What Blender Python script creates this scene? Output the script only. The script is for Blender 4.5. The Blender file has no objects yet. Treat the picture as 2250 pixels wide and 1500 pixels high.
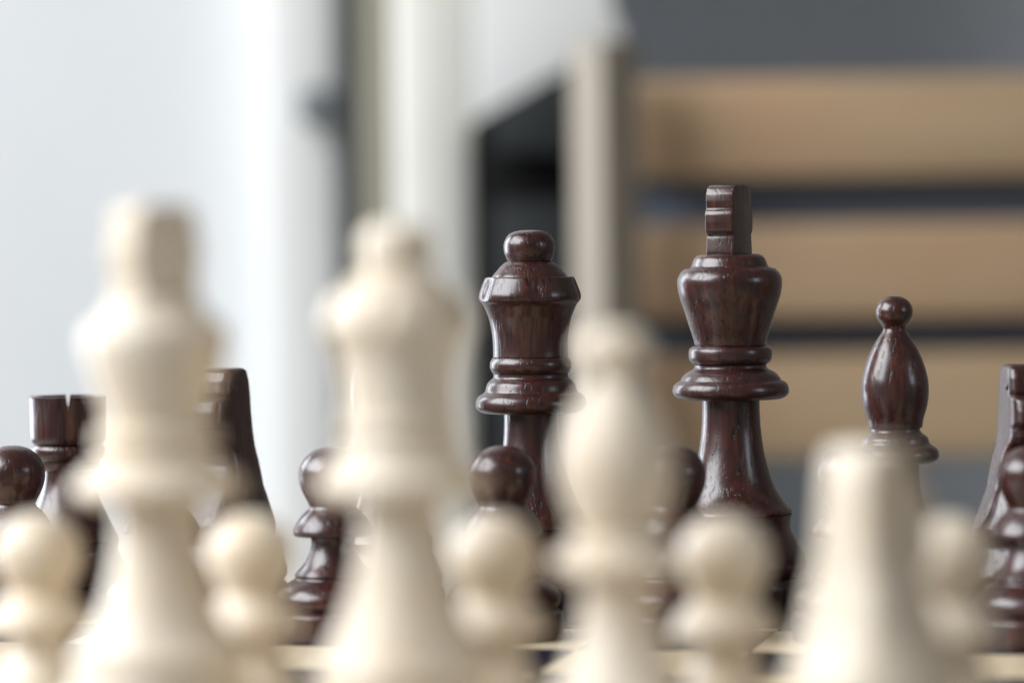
import bpy, bmesh, math, random
from mathutils import Vector, Matrix

random.seed(7)
sc = bpy.context.scene
COL = sc.collection
S = 0.036                       # one chess square in metres

# ------------------------------------------------------------------ camera
CAM = Vector((7.649083, -12.7478, 2.235885)) * S
YAW, PITCH, ROLL, FPX = 0.209302, 0.026972, -0.012008, 7537.9
F = Vector((-math.sin(YAW) * math.cos(PITCH), math.cos(YAW) * math.cos(PITCH), -math.sin(PITCH)))
R = Vector((math.cos(YAW), math.sin(YAW), 0))
U = R.cross(F)
R2 = R * math.cos(ROLL) + U * math.sin(ROLL)
U2 = R2.cross(F)
cam_data = bpy.data.cameras.new('camera')
cam = bpy.data.objects.new('camera', cam_data)
COL.objects.link(cam)
m = Matrix((R2, U2, -F)).transposed().to_4x4()
m.translation = CAM
cam.matrix_world = m
cam_data.sensor_width = 36.0
cam_data.lens = FPX / 2250 * 36
cam_data.clip_start = 0.02
cam_data.clip_end = 50
cam_data.dof.use_dof = True
cam_data.dof.focus_distance = 20.55 * S
cam_data.dof.aperture_fstop = 6.9
cam_data.dof.aperture_blades = 0
sc.camera = cam

# ------------------------------------------------------------------ light and exposure
w = bpy.data.worlds.new('World')
sc.world = w
w.use_nodes = True
bg = w.node_tree.nodes['Background']
bg.inputs['Color'].default_value = (1.0, 0.95, 0.88, 1)
bg.inputs['Strength'].default_value = 0.15

BOARD_MID = Vector((4 * S, 4.5 * S, 0.03))
def window_light(name, right, fwd, up, sx, sy, watts, color, aim=BOARD_MID):
    d = bpy.data.lights.new(name, 'AREA')
    d.shape = 'RECTANGLE'; d.size = sx; d.size_y = sy
    d.energy = watts; d.color = color
    o = bpy.data.objects.new(name, d)
    COL.objects.link(o)
    Fh = Vector((-math.sin(YAW), math.cos(YAW), 0))
    o.location = BOARD_MID + R * right + Fh * fwd + Vector((0, 0, up))
    o.rotation_euler = (aim - o.location).to_track_quat('-Z', 'Y').to_euler()
    return o
window_light('window_light', -1.9, -0.45, 1.45, 2.3, 1.7, 138.0, (0.925, 0.96, 1.0))
window_light('added_rim_light', -1.15, 1.15, 0.30, 0.9, 1.2, 28.0, (0.84, 0.91, 1.0))  # added rim lamp that brightens the left edges of the dark pieces
window_light('far_window_light', 1.3, -0.7, 0.45, 0.35, 0.5, 2.5, (0.82, 0.90, 1.0))

sc.view_settings.view_transform = 'Standard'
sc.view_settings.look = 'None'
sc.view_settings.exposure = 0.0
sc.view_settings.gamma = 1.0
sc.view_settings.use_curve_mapping = False
sc.render.engine = 'CYCLES'
sc.cycles.use_denoising = True
sc.cycles.max_bounces = 8

# ------------------------------------------------------------------ materials
def new_mat(name):
    mt = bpy.data.materials.new(name)
    mt.use_nodes = True
    nt = mt.node_tree
    return mt, nt, nt.nodes['Principled BSDF']

def nd(nt, typ, **kw):
    n = nt.nodes.new(typ)
    for k, v in kw.items():
        if k in n.inputs: n.inputs[k].default_value = v
        else: setattr(n, k, v)
    return n

def ramp(nt, src, stops):
    r = nt.nodes.new('ShaderNodeValToRGB')
    e = r.color_ramp.elements
    while len(e) < len(stops): e.new(0.5)
    for el, (p, c) in zip(e, stops):
        el.position = p
        el.color = c if len(c) == 4 else (*c, 1)
    nt.links.new(src, r.inputs[0])
    return r

def mixc(nt, fac, a, b, blend='MIX'):
    n = nt.nodes.new('ShaderNodeMix'); n.data_type = 'RGBA'; n.blend_type = blend
    for sock, v in ((n.inputs[0], fac), (n.inputs[6], a), (n.inputs[7], b)):
        if hasattr(v, 'is_linked') or hasattr(v, 'node'): nt.links.new(v, sock)
        elif isinstance(v, (int, float)): sock.default_value = v
        else: sock.default_value = (*v, 1)
    return n.outputs[2]

def mth(nt, op, a, b=0.0, c=None):
    n = nt.nodes.new('ShaderNodeMath'); n.operation = op
    for i, v in enumerate((a, b) if c is None else (a, b, c)):
        if hasattr(v, 'node'): nt.links.new(v, n.inputs[i])
        else: n.inputs[i].default_value = v
    return n.outputs[0]

def wood_coords(nt, stretch):
    """Object coordinates moved by a per-piece seed and stretched along the grain."""
    tc = nd(nt, 'ShaderNodeTexCoord')
    at = nd(nt, 'ShaderNodeAttribute', attribute_type='OBJECT', attribute_name='wood_seed')
    cx = nd(nt, 'ShaderNodeCombineXYZ')
    nt.links.new(at.outputs['Fac'], cx.inputs[0])
    nt.links.new(mth(nt, 'MULTIPLY', at.outputs['Fac'], 1.7), cx.inputs[1])
    nt.links.new(mth(nt, 'MULTIPLY', at.outputs['Fac'], -0.6), cx.inputs[2])
    ad = nd(nt, 'ShaderNodeVectorMath', operation='ADD')
    nt.links.new(tc.outputs['Object'], ad.inputs[0]); nt.links.new(cx.outputs[0], ad.inputs[1])
    mp = nd(nt, 'ShaderNodeMapping', Scale=stretch)
    nt.links.new(ad.outputs[0], mp.inputs['Vector'])
    return ad.outputs[0], mp.outputs[0]

def noise(nt, vec, scale, detail=2.0, rough=0.5):
    n = nd(nt, 'ShaderNodeTexNoise', Scale=scale, Detail=detail, Roughness=rough)
    nt.links.new(vec, n.inputs['Vector'])
    return n.outputs['Fac']

def dark_wood():
    mt, nt, b = new_mat('dark_lacquered_wood')
    raw, gr = wood_coords(nt, (1, 1, 0.08))
    streak = noise(nt, gr, 700, 4, 0.6)
    blotch = noise(nt, raw, 75, 3, 0.55)
    pore = ramp(nt, noise(nt, gr, 1250, 1.5, 0.5), [(0.60, (0, 0, 0)), (0.70, (1, 1, 1))]).outputs[0]
    big = ramp(nt, noise(nt, gr, 1500, 0.5, 0.5), [(0.665, (0, 0, 0)), (0.71, (1, 1, 1))]).outputs[0]
    stip = noise(nt, raw, 2300, 2, 0.6)
    c1 = ramp(nt, streak, [(0.30, (0.016, 0.0050, 0.0044)), (0.52, (0.044, 0.0110, 0.0080)), (0.74, (0.105, 0.026, 0.016))]).outputs[0]
    c2 = mixc(nt, ramp(nt, blotch, [(0.40, (0, 0, 0)), (0.70, (1, 1, 1))]).outputs[0], c1, (0.035, 0.011, 0.0095))
    c3 = mixc(nt, mth(nt, 'MULTIPLY', pore, 0.55), c2, (0.006, 0.003, 0.003))
    c4 = mixc(nt, mth(nt, 'MULTIPLY', big, 0.85), c3, (0.004, 0.002, 0.002))
    vor = nd(nt, 'ShaderNodeTexVoronoi', Scale=900.0)
    nt.links.new(raw, vor.inputs['Vector'])
    sep = nd(nt, 'ShaderNodeSeparateColor'); nt.links.new(vor.outputs['Color'], sep.inputs[0])
    dust = mth(nt, 'MULTIPLY', mth(nt, 'LESS_THAN', vor.outputs['Distance'], 0.11), mth(nt, 'GREATER_THAN', sep.outputs[0], 0.86))
    c5 = mixc(nt, mth(nt, 'MULTIPLY', dust, 0.5), c4, (0.30, 0.24, 0.25))
    nt.links.new(c5, b.inputs['Base Color'])
    rg = mth(nt, 'ADD', mth(nt, 'MULTIPLY', blotch, 0.18), 0.22)
    rg = mth(nt, 'ADD', rg, mth(nt, 'MULTIPLY', pore, 0.15))
    nt.links.new(rg, b.inputs['Roughness'])
    b.inputs['Specular IOR Level'].default_value = 0.55
    b.inputs['Coat Weight'].default_value = 0.32
    b.inputs['Coat Roughness'].default_value = 0.16
    h = mth(nt, 'MULTIPLY', pore, -0.55)
    h = mth(nt, 'ADD', h, mth(nt, 'MULTIPLY', big, -0.6))
    h = mth(nt, 'ADD', h, mth(nt, 'MULTIPLY', streak, 0.5))
    h = mth(nt, 'ADD', h, mth(nt, 'MULTIPLY', stip, 0.22))
    h = mth(nt, 'ADD', h, mth(nt, 'MULTIPLY', blotch, 1.6))
    bp = nd(nt, 'ShaderNodeBump', Strength=0.42, Distance=0.0002)
    nt.links.new(h, bp.inputs['Height']); nt.links.new(bp.outputs[0], b.inputs['Normal'])
    return mt

def light_wood():
    mt, nt, b = new_mat('light_maple_wood')
    raw, gr = wood_coords(nt, (1, 1, 0.08))
    streak = noise(nt, gr, 420, 4, 0.6)
    blotch = noise(nt, raw, 60, 2, 0.5)
    c1 = ramp(nt, streak, [(0.30, (0.67, 0.565, 0.43)), (0.60, (0.77, 0.685, 0.56)), (0.80, (0.81, 0.735, 0.625))]).outputs[0]
    c2 = mixc(nt, mth(nt, 'MULTIPLY', ramp(nt, blotch, [(0.42, (0, 0, 0)), (0.68, (1, 1, 1))]).outputs[0], 0.6), c1, (0.70, 0.555, 0.385))
    nt.links.new(c2, b.inputs['Base Color'])
    b.inputs['Roughness'].default_value = 0.44
    b.inputs['Coat Weight'].default_value = 0.1
    b.inputs['Coat Roughness'].default_value = 0.25
    b.inputs['Subsurface Weight'].default_value = 0.12
    b.inputs['Subsurface Radius'].default_value = (1.0, 0.6, 0.3)
    b.inputs['Subsurface Scale'].default_value = 0.002
    bp = nd(nt, 'ShaderNodeBump', Strength=0.3, Distance=0.00015)
    nt.links.new(streak, bp.inputs['Height']); nt.links.new(bp.outputs[0], b.inputs['Normal'])
    return mt

def plank(name, dark, mid, lite, rough, stretch=(1, 0.06, 1), scale=300, bump=0.0002, spec=0.5, patch=None):
    mt, nt, b = new_mat(name)
    raw, gr = wood_coords(nt, stretch)
    streak = noise(nt, gr, scale, 5, 0.6)
    c1 = ramp(nt, streak, [(0.28, dark), (0.52, mid), (0.78, lite)]).outputs[0]
    bl = noise(nt, raw, scale * 0.12, 2, 0.5)
    c2 = mixc(nt, mth(nt, 'MULTIPLY', bl, 0.5), c1, mid)
    if patch:
        pn = ramp(nt, noise(nt, raw, 9.0, 3, 0.6), [(0.42, (0, 0, 0)), (0.66, (1, 1, 1))]).outputs[0]
        c2 = mixc(nt, mth(nt, 'MULTIPLY', pn, 0.55), c2, patch)
    nt.links.new(c2, b.inputs['Base Color'])
    b.inputs['Roughness'].default_value = rough
    b.inputs['Specular IOR Level'].default_value = spec
    bp = nd(nt, 'ShaderNodeBump', Strength=0.35, Distance=bump)
    nt.links.new(streak, bp.inputs['Height']); nt.links.new(bp.outputs[0], b.inputs['Normal'])
    return mt

def painted(name, color, rough=0.6, var=0.06, scale=14.0, spec=0.5):
    mt, nt, b = new_mat(name)
    tc = nd(nt, 'ShaderNodeTexCoord')
    n = noise(nt, tc.outputs['Object'], scale, 5, 0.6)
    lo = tuple(c * (1 - var) for c in color); hi = tuple(min(1, c * (1 + var)) for c in color)
    c = ramp(nt, n, [(0.3, lo), (0.7, hi)]).outputs[0]
    nt.links.new(c, b.inputs['Base Color'])
    b.inputs['Roughness'].default_value = rough
    b.inputs['Specular IOR Level'].default_value = spec
    fine = noise(nt, tc.outputs['Object'], scale * 25, 3, 0.6)
    bp = nd(nt, 'ShaderNodeBump', Strength=0.2, Distance=0.001)
    nt.links.new(fine, bp.inputs['Height']); nt.links.new(bp.outputs[0], b.inputs['Normal'])
    return mt

M = {
    'dark': dark_wood(),
    'light': light_wood(),
    'sq_light': plank('pale_square_veneer', (0.56, 0.43, 0.27), (0.66, 0.54, 0.36), (0.72, 0.60, 0.43), 0.33),
    'sq_dark': plank('blue_black_square_veneer', (0.008, 0.010, 0.016), (0.014, 0.017, 0.028), (0.022, 0.026, 0.040), 0.22),
    'frame': plank('board_frame_wood', (0.45, 0.32, 0.18), (0.58, 0.44, 0.27), (0.64, 0.50, 0.33), 0.35),
    'table': plank('table_wood', (0.30, 0.22, 0.14), (0.42, 0.32, 0.21), (0.50, 0.39, 0.27), 0.5, (0.05, 1, 1), 120, 0.0004),
    'board_tan': plank('tan_board_wood', (0.29, 0.195, 0.11), (0.385, 0.27, 0.16), (0.43, 0.315, 0.195), 0.6, (0.05, 1, 1), 60, 0.0008, 0.4, (0.36, 0.205, 0.115)),
    'post_tan': plank('taupe_post_wood', (0.23, 0.195, 0.15), (0.275, 0.235, 0.185), (0.305, 0.265, 0.215), 0.6, (1, 1, 0.05), 60, 0.0008),
    'white': painted('cool_white_plaster', (0.76, 0.775, 0.785), 0.75, 0.03, 4),
    'white_trim': painted('white_trim_paint', (0.75, 0.745, 0.72), 0.7, 0.02, 6, 0.3),
    'cream': painted('cream_post_paint', (0.77, 0.755, 0.69), 0.5, 0.03, 6),
    'panel': painted('bright_white_panel_paint', (0.86, 0.86, 0.835), 0.5, 0.02, 6),
    'olive': painted('post_half_shade_paint', (0.27, 0.25, 0.19), 0.5, 0.06, 6),  # half shade on the post's side, put into the colour
    'black': painted('post_deep_shade_paint', (0.03, 0.034, 0.032), 0.6, 0.1, 10),  # deepest shade on the post's side, put into the colour
    'charcoal': painted('charcoal_panel_paint', (0.020, 0.023, 0.024), 0.6, 0.1, 6, 0.2),
    'soot': painted('black_recess_paint', (0.006, 0.006, 0.006), 0.8, 0.1, 6, 0.1),
    'slate': painted('slate_blue_wall_paint', (0.46, 0.49, 0.53), 0.7, 0.06, 4),
    'gap_shade': painted('gap_shade_blue_paint', (0.16, 0.19, 0.25), 0.7, 0.08, 6),
    'steel': painted('grey_latch_metal', (0.14, 0.15, 0.16), 0.4, 0.05, 20),
    'floor': painted('grey_floor_concrete', (0.42, 0.42, 0.41), 0.7, 0.08, 5),
}

# ------------------------------------------------------------------ helpers
def link(name, me, mat, parent=None, seed=None):
    o = bpy.data.objects.new(name, me)
    COL.objects.link(o)
    if mat is not None:
        if not me.materials: me.materials.append(None)
        o.material_slots[0].link = 'OBJECT'
        o.material_slots[0].material = mat
    if parent is not None: o.parent = parent
    if seed is not None: o['wood_seed'] = float(seed)
    return o

def thing(name, label, cat, loc=(0, 0, 0), rotz=0.0, group=None):
    o = bpy.data.objects.new(name, None)
    o.empty_display_size = 0.01
    COL.objects.link(o)
    o.location = loc; o.rotation_euler = (0, 0, rotz)
    o['label'] = label; o['category'] = cat
    if group: o['group'] = group
    return o

def finish(bm, name, sharp=35):
    bmesh.ops.recalc_face_normals(bm, faces=bm.faces)
    me = bpy.data.meshes.new(name)
    bm.to_mesh(me); bm.free()
    for p in me.polygons: p.use_smooth = True
    me.set_sharp_from_angle(angle=math.radians(sharp))
    return me

def box_mesh(name, x0, x1, y0, y1, z0, z1, bev=0.0, segs=2):
    bm = bmesh.new()
    bmesh.ops.create_cube(bm, size=1.0)
    for v in bm.verts:
        v.co = Vector(((x0 + x1) / 2 + v.co.x * (x1 - x0), (y0 + y1) / 2 + v.co.y * (y1 - y0), (z0 + z1) / 2 + v.co.z * (z1 - z0)))
    if bev > 0:
        bmesh.ops.bevel(bm, geom=list(bm.edges), offset=bev, segments=segs, affect='EDGES', profile=0.5)
    return finish(bm, name, 40)

def prism_mesh(name, pts, y0, y1, bev=0.0, segs=2):
    """An outline in x and z, given thickness in y."""
    bm = bmesh.new()
    f = bm.faces.new([bm.verts.new((x, y0, z)) for x, z in pts])
    ex = bmesh.ops.extrude_face_region(bm, geom=[f])
    for v in ex['geom']:
        if isinstance(v, bmesh.types.BMVert): v.co.y = y1
    if bev > 0:
        bmesh.ops.bevel(bm, geom=list(bm.edges), offset=bev, segments=segs, affect='EDGES', profile=0.5, clamp_overlap=True)
    return finish(bm, name, 40)

def smooth_profile(pts, sub=4):
    """Catmull-Rom through the points; corners sharper than 48 degrees stay corners."""
    P = [Vector((r, z)) for z, r in pts]
    n = len(P)
    corner = [True] * n
    for i in range(1, n - 1):
        a, b = P[i] - P[i - 1], P[i + 1] - P[i]
        corner[i] = a.length < 1e-9 or b.length < 1e-9 or a.angle(b) > math.radians(48)
    out = []
    for i in range(n - 1):
        p1, p2 = P[i], P[i + 1]
        m1 = (p2 - p1) if corner[i] else (P[i + 1] - P[i - 1]) * 0.5
        m2 = (p2 - p1) if corner[i + 1] else (P[i + 2] - P[i]) * 0.5
        L = (p2 - p1).length
        if m1.length > 1.2 * L: m1 = m1 * (1.2 * L / m1.length)
        if m2.length > 1.2 * L: m2 = m2 * (1.2 * L / m2.length)
        k = sub if L > 0.006 else 2
        for j in range(k):
            t = j / k
            q = p1 * (2*t**3 - 3*t**2 + 1) + m1 * (t**3 - 2*t**2 + t) + p2 * (-2*t**3 + 3*t**2) + m2 * (t**3 - t**2)
            out.append((max(q.x, 0.0), q.y))
    out.append((P[-1].x, P[-1].y))
    return out

def lathe_mesh(name, prof, seg=88, shape=None, scale=S, sharp=38):
    """Turn a list of (radius, z) round the axis, closed at both ends."""
    bm = bmesh.new()
    rings = []
    for r, z in prof:
        if r < 1e-5:
            rings.append([bm.verts.new((0, 0, z * scale))])
        else:
            ring = []
            for k in range(seg):
                a = 2 * math.pi * k / seg
                rr = r if shape is None else shape(r, z, a)
                ring.append(bm.verts.new((rr * scale * math.cos(a), rr * scale * math.sin(a), z * scale)))
            rings.append(ring)
    for A, B in zip(rings, rings[1:]):
        if len(A) == 1 and len(B) == 1: continue
        for k in range(seg):
            k2 = (k + 1) % seg
            if len(A) == 1: bm.faces.new((A[0], B[k], B[k2]))
            elif len(B) == 1: bm.faces.new((A[k], A[k2], B[0]))
            else: bm.faces.new((A[k], A[k2], B[k2], B[k]))
    for end in (rings[0], rings[-1]):
        if len(end) > 1: bm.faces.new(end)
    return finish(bm, name, sharp)

def turned_parts(profile, order, shapes=None):
    """One closed mesh per turned section; each section reaches a little into the next one."""
    res = {}
    for i, n in enumerate(order):
        pr = smooth_profile(profile[n])
        if i + 1 < len(order):
            zn, rn = profile[order[i + 1]][0]
            re = min(pr[-1][0], rn) * 0.98
            pr += [(re, zn - 0.0005), (re * 0.9, zn - 0.02)]
        res[n] = lathe_mesh(n, pr, shape=(shapes or {}).get(n))
    return res

# ------------------------------------------------------------------ turned outlines of the pieces, (height, radius) in squares
KING = {
    'body': [(2.189, 0.1628), (2.181, 0.19), (2.165, 0.2089), (2.141, 0.2198), (2.119, 0.2279), (2.108, 0.2388), (2.098, 0.2741), (2.07, 0.2985), (2.035, 0.3112), (1.986, 0.3093), (1.929, 0.2971), (1.859, 0.2733), (1.762, 0.2442), (1.691, 0.2212), (1.65, 0.2117)],
    'ring': [(1.642, 0.2225), (1.631, 0.2388), (1.615, 0.2469), (1.585, 0.2483), (1.561, 0.2429), (1.544, 0.2307), (1.536, 0.2171)],
    'collar': [(1.531, 0.2144), (1.515, 0.2157), (1.501, 0.2307), (1.49, 0.2551), (1.471, 0.2795), (1.45, 0.2944), (1.436, 0.3039), (1.428, 0.3229), (1.409, 0.3392), (1.379, 0.3465), (1.355, 0.3406), (1.338, 0.3229), (1.327, 0.2931), (1.325, 0.1791)],
    'stem': [(1.325, 0.171), (1.235, 0.1723), (1.127, 0.1791), (0.9908, 0.1994), (0.8549, 0.2361), (0.7734, 0.2714), (0.7054, 0.3175), (0.6673, 0.3528), (0.6538, 0.3595)],
    'base': [(0.6429, 0.3595), (0.6211, 0.3528), (0.5967, 0.3473), (0.5695, 0.3473), (0.5423, 0.3528), (0.4743, 0.3853), (0.4063, 0.426), (0.36, 0.4423), (0.3246, 0.4423), (0.2947, 0.4315), (0.2811, 0.4179), (0.2756, 0.4287), (0.262, 0.445), (0.2403, 0.4559), (0.2158, 0.4613), (0.0932, 0.4613), (0.017, 0.4613), (0.0007, 0.4559)],
}
QUEEN = {
    'ball': [(2.347, 0), (2.345, 0.0549), (2.335, 0.0989), (2.316, 0.1283), (2.28, 0.1497), (2.247, 0.1547), (2.212, 0.1511), (2.182, 0.1401), (2.16, 0.1305)],
    'crown': [(2.157, 0.1415), (2.135, 0.1703), (2.107, 0.195), (2.08, 0.2184), (2.066, 0.228), (2.065, 0.261), (2.058, 0.2706), (2.02, 0.2871), (1.97, 0.3049), (1.943, 0.3085), (1.924, 0.3035), (1.902, 0.2843), (1.869, 0.2692), (1.814, 0.2486), (1.723, 0.2308), (1.63, 0.2253), (1.586, 0.2266)],
    'ring': [(1.581, 0.228), (1.57, 0.2362), (1.548, 0.2453), (1.52, 0.2453), (1.498, 0.2362), (1.484, 0.2266)],
    'collar': [(1.482, 0.2253), (1.46, 0.228), (1.443, 0.2472), (1.424, 0.2637), (1.388, 0.2747), (1.375, 0.2802), (1.364, 0.2939), (1.353, 0.3132), (1.328, 0.3296), (1.298, 0.3351), (1.276, 0.3296), (1.259, 0.3132), (1.248, 0.2829), (1.246, 0.1758)],
    'stem': [(1.246, 0.1648), (1.155, 0.1662), (1.059, 0.1731), (0.9348, 0.195), (0.8248, 0.228), (0.7147, 0.2747), (0.6322, 0.3159), (0.5826, 0.3461), (0.5661, 0.3516)],
    'base': [(0.5551, 0.3516), (0.5276, 0.3434), (0.5055, 0.3379), (0.478, 0.3406), (0.4257, 0.3654), (0.3706, 0.3956), (0.321, 0.4148), (0.2852, 0.4148), (0.2576, 0.4038), (0.2466, 0.3928), (0.2411, 0.4038), (0.2246, 0.4176), (0.2025, 0.4258), (0.095, 0.4285), (0.0179, 0.4285), (0.0013, 0.423)],
}
BISHOP = {
    'ball': [(1.93, 0), (1.928, 0.0296), (1.921, 0.0537), (1.905, 0.0793), (1.878, 0.0994), (1.843, 0.1091), (1.806, 0.1034), (1.779, 0.0887), (1.757, 0.0725), (1.738, 0.0658)],
    'mitre': [(1.738, 0.0658), (1.722, 0.0712), (1.69, 0.0927), (1.655, 0.1155), (1.61, 0.1397), (1.564, 0.1599), (1.521, 0.1746), (1.475, 0.1873), (1.43, 0.1961), (1.387, 0.1988), (1.341, 0.1975), (1.295, 0.1908), (1.252, 0.18), (1.212, 0.1679), (1.18, 0.1625), (1.158, 0.1585), (1.153, 0.1505)],
    'collar': [(1.15, 0.1451), (1.134, 0.1478), (1.118, 0.1639), (1.102, 0.1854), (1.088, 0.1934), (1.069, 0.1975), (1.056, 0.2069), (1.045, 0.2257), (1.026, 0.2458), (0.9995, 0.2552), (0.9753, 0.2512), (0.9592, 0.2337), (0.9484, 0.2096), (0.9458, 0.1505)],
    'stem': [(0.9458, 0.1397), (0.857, 0.1411), (0.7763, 0.1505), (0.6955, 0.1693), (0.6013, 0.2069), (0.534, 0.2445), (0.4855, 0.2794), (0.4693, 0.2875)],
    'base': [(0.4586, 0.2875), (0.437, 0.2821), (0.4182, 0.2794), (0.3939, 0.2848), (0.3454, 0.309), (0.2969, 0.3331), (0.2592, 0.3466), (0.2269, 0.3466), (0.2026, 0.3358), (0.1918, 0.3251), (0.1864, 0.3358), (0.1703, 0.3493), (0.1514, 0.3573), (0.0759, 0.36), (0.0166, 0.36), (0.0004, 0.3546)],
}
PAWN = {
    'head': [(1.108, 0), (1.106, 0.0386), (1.098, 0.0721), (1.08, 0.1107), (1.052, 0.1455), (1.016, 0.1725), (0.9796, 0.1879), (0.9435, 0.1918), (0.9048, 0.1892), (0.861, 0.1776), (0.8197, 0.1596), (0.7888, 0.1429), (0.7682, 0.1339)],
    'skirt': [(0.763, 0.1313), (0.7501, 0.1365), (0.7321, 0.1545), (0.7114, 0.1751), (0.6856, 0.1957), (0.6598, 0.2111), (0.634, 0.2227), (0.616, 0.2266), (0.6031, 0.224), (0.5927, 0.2111), (0.5902, 0.139)],
    'stem': [(0.5902, 0.1287), (0.5566, 0.1236), (0.5179, 0.1287), (0.4792, 0.1416), (0.4327, 0.1673), (0.394, 0.2008), (0.3682, 0.2214)],
    'base': [(0.363, 0.2214), (0.3527, 0.2163), (0.3424, 0.224), (0.3243, 0.2523), (0.2985, 0.2884), (0.2649, 0.3167), (0.2339, 0.327), (0.2055, 0.3244), (0.1848, 0.3115), (0.1719, 0.3012), (0.1667, 0.3115), (0.1564, 0.327), (0.1409, 0.3373), (0.0918, 0.3398), (0.0143, 0.3398), (0, 0.3347)],
}
ROOK = {
    'tower': [(1.355, 0.2432), (1.339, 0.2404), (1.299, 0.239), (1.214, 0.2376), (1.143, 0.2376), (1.101, 0.2347), (1.075, 0.2262), (1.061, 0.2149)],
    'ring': [(1.056, 0.2121), (1.047, 0.2206), (1.033, 0.2291), (1.008, 0.2305), (0.982, 0.2234), (0.965, 0.2093), (0.9593, 0.2008)],
    'neck': [(0.9565, 0.198), (0.9367, 0.1951), (0.914, 0.1866), (0.8999, 0.1725), (0.8942, 0.1612)],
    'stem': [(0.8942, 0.1555), (0.8177, 0.1612), (0.7328, 0.1838), (0.6478, 0.2206), (0.5628, 0.2602), (0.4919, 0.2969), (0.4664, 0.3083)],
    'base': [(0.455, 0.3083), (0.4324, 0.3026), (0.4097, 0.2998), (0.3813, 0.3054), (0.336, 0.3309), (0.2906, 0.3592), (0.2566, 0.3733), (0.2254, 0.3733), (0.1998, 0.362), (0.1885, 0.3507), (0.1828, 0.362), (0.1658, 0.3761), (0.1459, 0.3846), (0.0665, 0.3874), (0.0182, 0.3874), (0.0012, 0.3818)],
}

# ------------------------------------------------------------------ the setting
FLOOR_Z = -0.74
fl = link('floor', box_mesh('floor', -4, 4, -3, 4.5, FLOOR_Z - 0.05, FLOOR_Z), M['floor'])
fl['kind'] = 'structure'

# things behind the table stand in a row turned like the camera's view: right, away, up
BASE = Vector((CAM.x, CAM.y, 0))
HZ = 546.6
def lat(x, d): return (x - 1125) / FPX * d * S
def hgt(y, d): return CAM.z + (HZ - y) / FPX * d * S
def back_thing(name, label, cat, x, d):
    Fh = Vector((-math.sin(YAW), math.cos(YAW), 0))
    p = BASE + R * lat(x, d) + Fh * d * S
    t = thing(name, label, cat, (p.x, p.y, FLOOR_Z), YAW)
    t['ox'] = lat(x, d); t['od'] = d * S
    return t
def back_box(t, part, mat, x0, x1, y0, y1, d, thick, bev=0.002, z0=None, z1=None):
    a, b = lat(x0, d) - t['ox'], lat(x1, d) - t['ox']
    top = (z1 if z1 is not None else hgt(y0, d)) - FLOOR_Z
    bot = (z0 if z0 is not None else hgt(y1, d)) - FLOOR_Z
    yy = d * S - t['od']
    return link(part, box_mesh(part, a, b, yy, yy + thick, bot, top, bev), M[mat], t, random.uniform(0, 9))

TOPZ = 1.2
# white wall
# all stand on the floor behind the table
t = back_thing('white_wall', 'cool white plaster wall rising behind the dark rook and the light king', 'wall', 300, 42)
back_box(t, 'plaster_face', 'white', -1900, 650, 0, 0, 42, 0.10, 0.003, z0=FLOOR_Z, z1=TOPZ)
# door frame; the post's shaded left side is painted as two strips
t = back_thing('door_frame', 'white and cream upright door frame with its shaded side painted as dark strips, beside the white wall', 'door frame', 800, 39)
back_box(t, 'outer_trim', 'white_trim', 585, 748, 0, 0, 41, 0.05, 0.004, z0=FLOOR_Z, z1=TOPZ)
back_box(t, 'deep_shade_strip', 'black', 748, 800, 0, 0, 39.5, 0.06, 0.002, z0=FLOOR_Z, z1=TOPZ)
back_box(t, 'half_shade_strip', 'olive', 801, 868, 0, 0, 39.3, 0.06, 0.004, z0=FLOOR_Z, z1=TOPZ)
back_box(t, 'post', 'cream', 869, 1043, 0, 0, 39.0, 0.10, 0.006, z0=FLOOR_Z, z1=TOPZ)
back_box(t, 'latch', 'steel', 662, 747, 190, 266, 40.6, 0.012, 0.002)
# far wall in two paints
t = back_thing('slate_wall', 'dull slate blue wall behind the slatted wooden crate', 'wall', 1900, 46)
back_box(t, 'painted_face', 'slate', 1340, 3300, 0, 0, 46, 0.08, 0.002, z0=FLOOR_Z, z1=TOPZ)
# charcoal cabinet with a sloping lid
D = 37.5
t = back_thing('sloped_cabinet', 'charcoal cabinet with a steep sloping top, between the door frame and the wooden crate', 'cabinet', 1150, D)
def cab(part, mat, poly, d, thick):
    pts = [(lat(x, d) - t['ox'], hgt(y, d) - FLOOR_Z) for x, y in poly]
    link(part, prism_mesh(part, pts, d * S - t['od'], d * S - t['od'] + thick, 0.0015), M[mat], t, random.uniform(0, 9))
LOW = (CAM.z - FLOOR_Z) * FPX / (D * S) + HZ
cab('carcass', 'soot', [(1038, 270), (1300, 126), (1300, LOW), (1038, LOW)], D + 0.46, 0.031)
cab('door_panel', 'charcoal', [(1092, 252), (1296, 140), (1296, 338), (1092, 338)], D, 0.016)
cab('door_panel', 'charcoal', [(1092, 446), (1296, 446), (1296, LOW - 60), (1092, LOW - 60)], D, 0.016)
# white panel with a slanting lower edge
t = back_thing('slanted_panel', 'bright white panel with a slanting lower edge above the charcoal cabinet', 'panel', 1200, 38.92)
ytop = HZ - (TOPZ - CAM.z) * FPX / (38.92 * S)
cab('panel', 'panel', [(1046, ytop), (1345, ytop), (1352, 20), (1374, 66), (1374, 100), (1250, 180), (1046, 300)], 38.92, 0.10)
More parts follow.
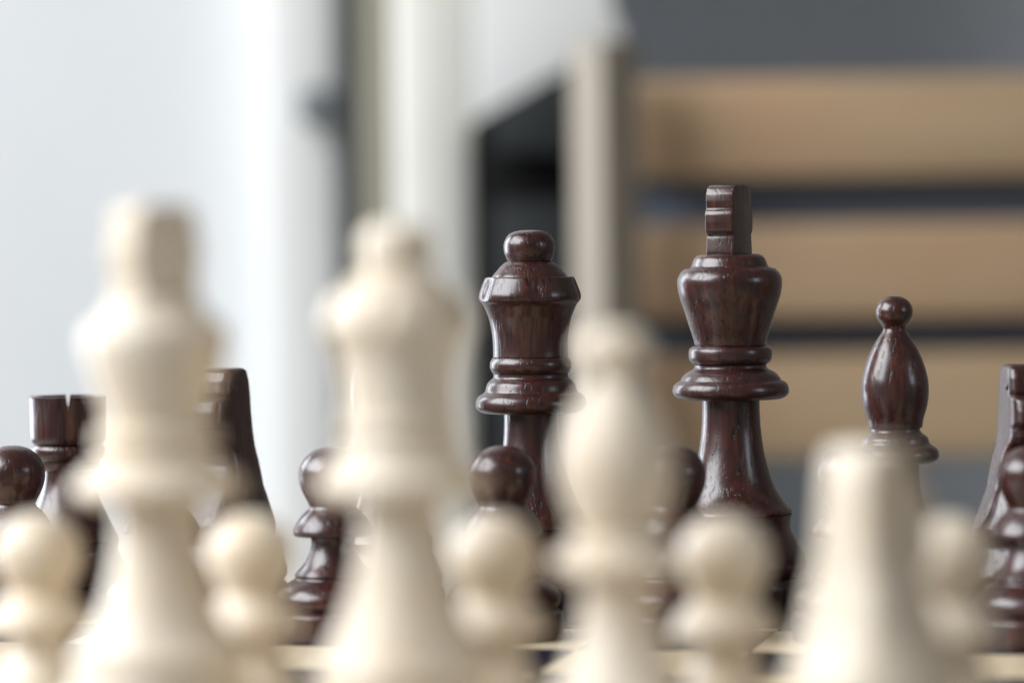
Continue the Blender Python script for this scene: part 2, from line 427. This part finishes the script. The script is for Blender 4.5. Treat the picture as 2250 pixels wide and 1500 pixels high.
# slatted wooden crate
t = back_thing('slatted_crate', 'tan wooden crate of wide horizontal boards with a square corner post', 'crate', 1335, 37)
pw = 0.0098
pm = box_mesh('corner_post', -pw, pw, -pw, pw, 0, hgt(96, 37) - FLOOR_Z, 0.002)
po = link('corner_post', pm, M['post_tan'], t, 2.2); po.rotation_euler = (0, 0, math.radians(38)); po.location = (0, 0, 0)
for y0, y1 in ((178, 398), (498, 708), (786, 1014)):
    back_box(t, 'board', 'board_tan', 1405, 2900, y0, y1, 37.7, 0.020, 0.003)
back_box(t, 'gap_shade_panel', 'gap_shade', 1412, 2895, 192, 1012, 38.4, 0.006, 0.001)  # added dark sheet, stands in for the shaded wall between the boards
back_box(t, 'end_post', 'post_tan', 2905, 3000, 96, 0, 37.7, 0.03, 0.003, z0=FLOOR_Z)

# table under the board
t = thing('table', 'plain brown wooden table carrying the chess board', 'table', (4 * S, 4 * S, FLOOR_Z))
TT = -0.020
link('table_top', box_mesh('table_top', -4.75 * S, 4.75 * S, -4.9 * S, 4.62 * S, TT - 0.024 - FLOOR_Z, TT - FLOOR_Z, 0.003), M['table'], t, 1.0)
for sx in (-1, 1):
    for sy in (-1, 1):
        link('leg', box_mesh('leg', sx * 4.3 * S - 0.018, sx * 4.3 * S + 0.018, sy * 4.2 * S - 0.018, sy * 4.2 * S + 0.018, 0, TT - 0.024 - FLOOR_Z, 0.003), M['table'], t, 1.5)

# chess board: every square a part
t = thing('chess_board', 'wooden chess board with pale and blue black squares under all the pieces', 'chess board', (0, 0, TT))
FW = 0.42
H0, H1 = 0.0, -TT
link('board_core', box_mesh('board_core', -FW * S, (8 + FW) * S, -FW * S, (8 + FW) * S, 0, H1 - 0.0022, 0.001), M['frame'], t, 3.0)
g = 0.00012
for i, (x0, x1, y0, y1) in enumerate(((-FW, 8 + FW, -FW, 0), (-FW, 8 + FW, 8, 8 + FW), (-FW, 0, 0, 8), (8, 8 + FW, 0, 8))):
    link('border_strip', box_mesh('border_strip', x0 * S + g, x1 * S - g, y0 * S + g, y1 * S - g, H1 - 0.0021, H1, 0.0004), M['frame'], t, 4.0 + i)
sq = box_mesh('square', g - S / 2, S / 2 - g, g - S / 2, S / 2 - g, -0.0021, 0, 0.00018, 1)
for i in range(8):
    for j in range(8):
        pale = (i + j) % 2 == 1
        o = link('pale_square' if pale else 'dark_square', sq, M['sq_light' if pale else 'sq_dark'], t, random.uniform(0, 9))
        o.location = ((i + 0.5) * S, (j + 0.5) * S, H1)

# ------------------------------------------------------------------ chess pieces
def flute(r, z, a):
    """five shallow hollows cut into the queen's crown band"""
    if not 1.925 < z < 2.064: return r
    k = (a - math.radians(QUEEN_TURN)) / (2 * math.pi / 5)
    d = abs(k - round(k)) * 72.0
    if d > 11: return r
    e = 0.5 + 0.5 * math.cos(math.pi * d / 11)
    f = math.sin(math.pi * min(1, max(0, (z - 1.925) / 0.139))) ** 0.5
    return r - 0.022 * e * f
QUEEN_TURN = 0.0

king_m = turned_parts(KING, ['body', 'ring', 'collar', 'stem', 'base'])
queen_m = turned_parts(QUEEN, ['ball', 'crown', 'ring', 'collar', 'stem', 'base'], {'crown': flute})
bishop_m = turned_parts(BISHOP, ['ball', 'mitre', 'collar', 'stem', 'base'])
def widen(prof, factors):
    return {n: [(z, r * factors.get(n, 1.0)) for z, r in L] for n, L in prof.items()}
stout_bishop_m = turned_parts(widen(BISHOP, {'ball': 1.36, 'mitre': 1.13}), ['ball', 'mitre', 'collar', 'stem', 'base'])
slim_king_m = turned_parts(widen(KING, {'body': 0.93}), ['body', 'ring', 'collar', 'stem', 'base'])
pawn_m = turned_parts(PAWN, ['head', 'skirt', 'stem', 'base'])

# rook: a hollow tower with saw cuts
def rook_parts():
    pr = dict(ROOK)
    ms = turned_parts(ROOK, ['tower', 'ring', 'neck', 'stem', 'base'])
    outer = smooth_profile(ROOK['tower'])
    prof = [(0.0, 1.235), (0.10, 1.235), (0.175, 1.243), (0.188, 1.256), (0.196, 1.349), (0.203, 1.356), (0.236, 1.3575)] + outer
    prof += [(0.205, 1.0555), (0.18, 1.03)]
    tower = lathe_mesh('tower', prof)
    bm = bmesh.new()
    for k in range(2):
        a = math.radians(90 * k)
        w0, w1 = 0.020, 0.003
        ring = [(-w1, 1.283), (w1, 1.283), (w0, 1.40), (-w0, 1.40)]
        va = []
        for s in (-0.4, 0.4):
            va.append([bm.verts.new((S * (x * math.cos(a) - s * math.sin(a)), S * (x * math.sin(a) + s * math.cos(a)), S * z)) for x, z in ring])
        bm.faces.new(va[0]); bm.faces.new(va[1])
        for q in range(4):
            bm.faces.new((va[0][q], va[0][(q + 1) % 4], va[1][(q + 1) % 4], va[1][q]))
    cut = finish(bm, 'saw_cut')
    oa = bpy.data.objects.new('tower_tmp', tower); ob = bpy.data.objects.new('cut_tmp', cut)
    COL.objects.link(oa); COL.objects.link(ob)
    md = oa.modifiers.new('cut', 'BOOLEAN'); md.object = ob; md.operation = 'DIFFERENCE'; md.solver = 'EXACT'; md.use_self = True
    dg = bpy.context.evaluated_depsgraph_get(); dg.update()
    me = bpy.data.meshes.new_from_object(oa.evaluated_get(dg))
    bpy.data.objects.remove(oa); bpy.data.objects.remove(ob)
    me.name = 'tower'
    for p in me.polygons: p.use_smooth = True
    me.set_sharp_from_angle(angle=math.radians(35))
    ms['tower'] = me
    return ms
rook_m = rook_parts()

# king's finial: a thick flat cross with shallow notches
def finial_mesh():
    half = [(0.150, 2.172), (0.157, 2.20), (0.152, 2.245), (0.148, 2.285), (0.144, 2.300), (0.155, 2.313), (0.168, 2.328), (0.173, 2.375), (0.172, 2.425), (0.165, 2.444),
            (0.152, 2.456), (0.153, 2.470), (0.157, 2.50), (0.153, 2.545), (0.132, 2.582), (0.095, 2.597), (0.04, 2.600)]
    pts = [(x * S, z * S) for x, z in half] + [(-x * S, z * S) for x, z in reversed(half)]
    return prism_mesh('finial', pts, -0.086 * S, 0.086 * S, 0.018 * S, 3)
finial_m = finial_mesh()

# knight: flat sided head and neck lofted on a turned foot
def lerp_table(tab, z):
    if z >= tab[0][0]: return tab[0][1]
    for (z0, v0), (z1, v1) in zip(tab, tab[1:]):
        if z >= z1:
            t = (z - z1) / (z0 - z1)
            return v1 + (v0 - v1) * t
    return tab[-1][1]
KN_H = [(1.526, .085), (1.520, .108), (1.505, .121), (1.445, .127), (1.26, .131), (1.125, .139), (1.05, .150), (.965, .174), (.80, .211), (.66, .272), (.575, .312), (.545, .318)]
KN_F = [(1.526, .06), (1.520, .085), (1.50, .112), (1.45, .135), (1.375, .147), (1.352, .140), (1.346, .150), (1.338, .205), (1.325, .232), (1.26, .252), (1.200, .258), (1.178, .246), (1.168, .214), (1.156, .214), (1.146, .238),
        (1.11, .238), (1.075, .220), (1.05, .180), (1.03, .150), (1.0, .140), (.93, .148), (.80, .196), (.66, .268), (.575, .312), (.545, .318)]
KN_B = [(1.526, .10), (1.520, .128), (1.505, .145), (1.445, .165), (1.36, .178), (1.2, .186), (1.0, .20), (.80, .237), (.66, .279), (.575, .313), (.545, .318)]
KN_E = [(1.526, 4.5), (1.1, 5.0), (.9, 4.0), (.70, 2.8), (.58, 2.1), (.545, 2.0)]
def knight_head():
    zs = sorted({z for T in (KN_H, KN_F, KN_B) for z, _ in T} | {0.545 + 0.981 * i / 70 for i in range(71)}, reverse=True)
    seg = 72
    bm = bmesh.new(); rings = []
    for z in zs:
        h, f, b, e = (lerp_table(T, z) for T in (KN_H, KN_F, KN_B, KN_E))
        ring = []
        for k in range(seg):
            a = 2 * math.pi * k / seg
            c, s = math.cos(a), math.sin(a)
            x = h * math.copysign(abs(c) ** (2 / e), c)
            y = math.copysign(abs(s) ** (2 / e), s) * (b if s > 0 else f)
            ring.append(bm.verts.new((x * S, y * S, z * S)))
        rings.append(ring)
    for A, B in zip(rings, rings[1:]):
        for k in range(seg):
            bm.faces.new((A[k], A[(k + 1) % seg], B[(k + 1) % seg], B[k]))
    bm.faces.new(rings[0]); bm.faces.new(rings[-1])
    return finish(bm, 'head', 40)
KN_FOOT = [(z * 1.15, r * 1.10) for z, r in BISHOP['base']]
def knight_foot():
    return lathe_mesh('base', smooth_profile([(0.55, 0.30), (0.548, 0.3165)] + KN_FOOT))
knight_m = {'head': knight_head(), 'base': knight_foot()}
def eye_mesh():
    return lathe_mesh('eye', [(0.0, -0.006), (0.022, -0.006), (0.024, 0.0), (0.018, 0.006), (0.008, 0.008), (0.0, 0.008)], seg=20)
eye_m = eye_mesh()

SEED = [0.0]
def place(kind, meshes, tone, u, v, label, group, rot=None, order=None, zscale=1.0):
    SEED[0] += 0.731
    seed = SEED[0] % 9.0
    loc = (u * S, v * S, 0.0)
    t = thing('chess_' + kind, label, kind, loc, random.uniform(-3, 3) if rot is None else rot, group)
    for n, me in meshes.items():
        o = link(n, me, M[tone], t, seed)
        if zscale != 1.0: o.scale = (1, 1, zscale)
    return t, seed

DG, LG = 'dark wooden chess pieces', 'light wooden chess pieces'
t, s = place('king', king_m, 'dark', 4.677, 7.5, 'dark reddish brown king, tallest piece, with a blunt cross finial', DG, 0.4)
o = link('finial', finial_m, M['dark'], t, s); o.rotation_euler = (0, 0, YAW - 0.4 + math.radians(-115))
t, s = place('queen', queen_m, 'dark', 3.462, 7.5, 'dark reddish brown queen with a round knob and notched crown', DG, YAW + math.radians(-90 + 8))
place('bishop', bishop_m, 'dark', 5.654, 7.5, 'dark reddish brown bishop with a ball tip, standing beside the dark king', DG)
place('bishop', bishop_m, 'dark', 2.543, 7.5, 'dark brown bishop almost hidden behind the light queen', DG)
place('rook', rook_m, 'dark', 0.525, 7.5, 'dark reddish brown rook with a narrow saw cut in its rim', DG, YAW + math.radians(7.2))
def knight(tone, u, v, turn, label, group, size=(1, 1)):
    t, s = place('knight', knight_m, tone, u, v, label, group, YAW + math.radians(turn))
    for c in t.children: c.scale = (size[0], size[0], size[1])
    for sx in (-1, 1):
        e = link('eye', eye_m, M[tone], t, s)
        e.rotation_euler = (0, math.radians(90 * sx), 0)
        e.location = (sx * 0.1285 * S * size[0], -0.06 * S * size[0], 1.40 * S * size[1])
    return t
knight('dark', 1.52, 7.5, -26, 'dark reddish brown knight between the dark rook and the light queen', DG)
knight('dark', 6.414, 7.5, 8, 'dark reddish brown knight next to the ball tipped dark bishop', DG)
for u, v, lab in (
        (0.525, 6.50, 'dark brown pawn standing in front of the dark rook'),
        (1.439, 6.50, 'dark brown pawn almost hidden behind the light king'),
        (2.504, 6.42, 'dark brown pawn between the light king and the light queen'),
        (3.497, 6.50, 'dark brown pawn standing in front of the dark queen'),
        (4.485, 6.50, 'dark brown pawn half hidden behind the light bishop, in front of the dark king'),
        (5.485, 6.60, 'dark brown pawn mostly hidden behind the light knight'),
        (6.511, 6.50, 'dark brown pawn in front of the dark knight that stands beside the bishop')):
    place('pawn', pawn_m, 'dark', u, v, lab, 'dark wooden pawns')

t, s = place('king', slim_king_m, 'light', 3.365, 0.5, 'light maple king with a blunt cross finial, out of focus', LG, 0.9, zscale=0.935)
o = link('finial', finial_m, M['light'], t, s); o.rotation_euler = (0, 0, YAW - 0.9 + math.radians(-134)); o.scale = (1, 1, 0.935)
place('queen', queen_m, 'light', 4.378, 0.5, 'light maple queen with a round knob, out of focus', LG)
place('bishop', stout_bishop_m, 'light', 5.25, 0.5, 'light maple bishop with a ball tip, out of focus', LG)
knight('light', 6.25, 0.5, 140, 'light maple knight with a flat topped head, out of focus', LG, (1.08, 0.96))
for u, v, lab in (
        (2.490, 1.5, 'light maple pawn in front of the dark rook, beside the light king'),
        (3.460, 1.5, 'light maple pawn between the light king and the light queen'),
        (4.536, 1.5, 'light maple pawn between the light queen and the light bishop'),
        (5.524, 1.5, 'light maple pawn between the light bishop and the light knight'),
        (6.46, 1.5, 'light maple pawn shaded by the light knight beside it')):
    place('pawn', pawn_m, 'light', u, v, lab, 'light wooden pawns')
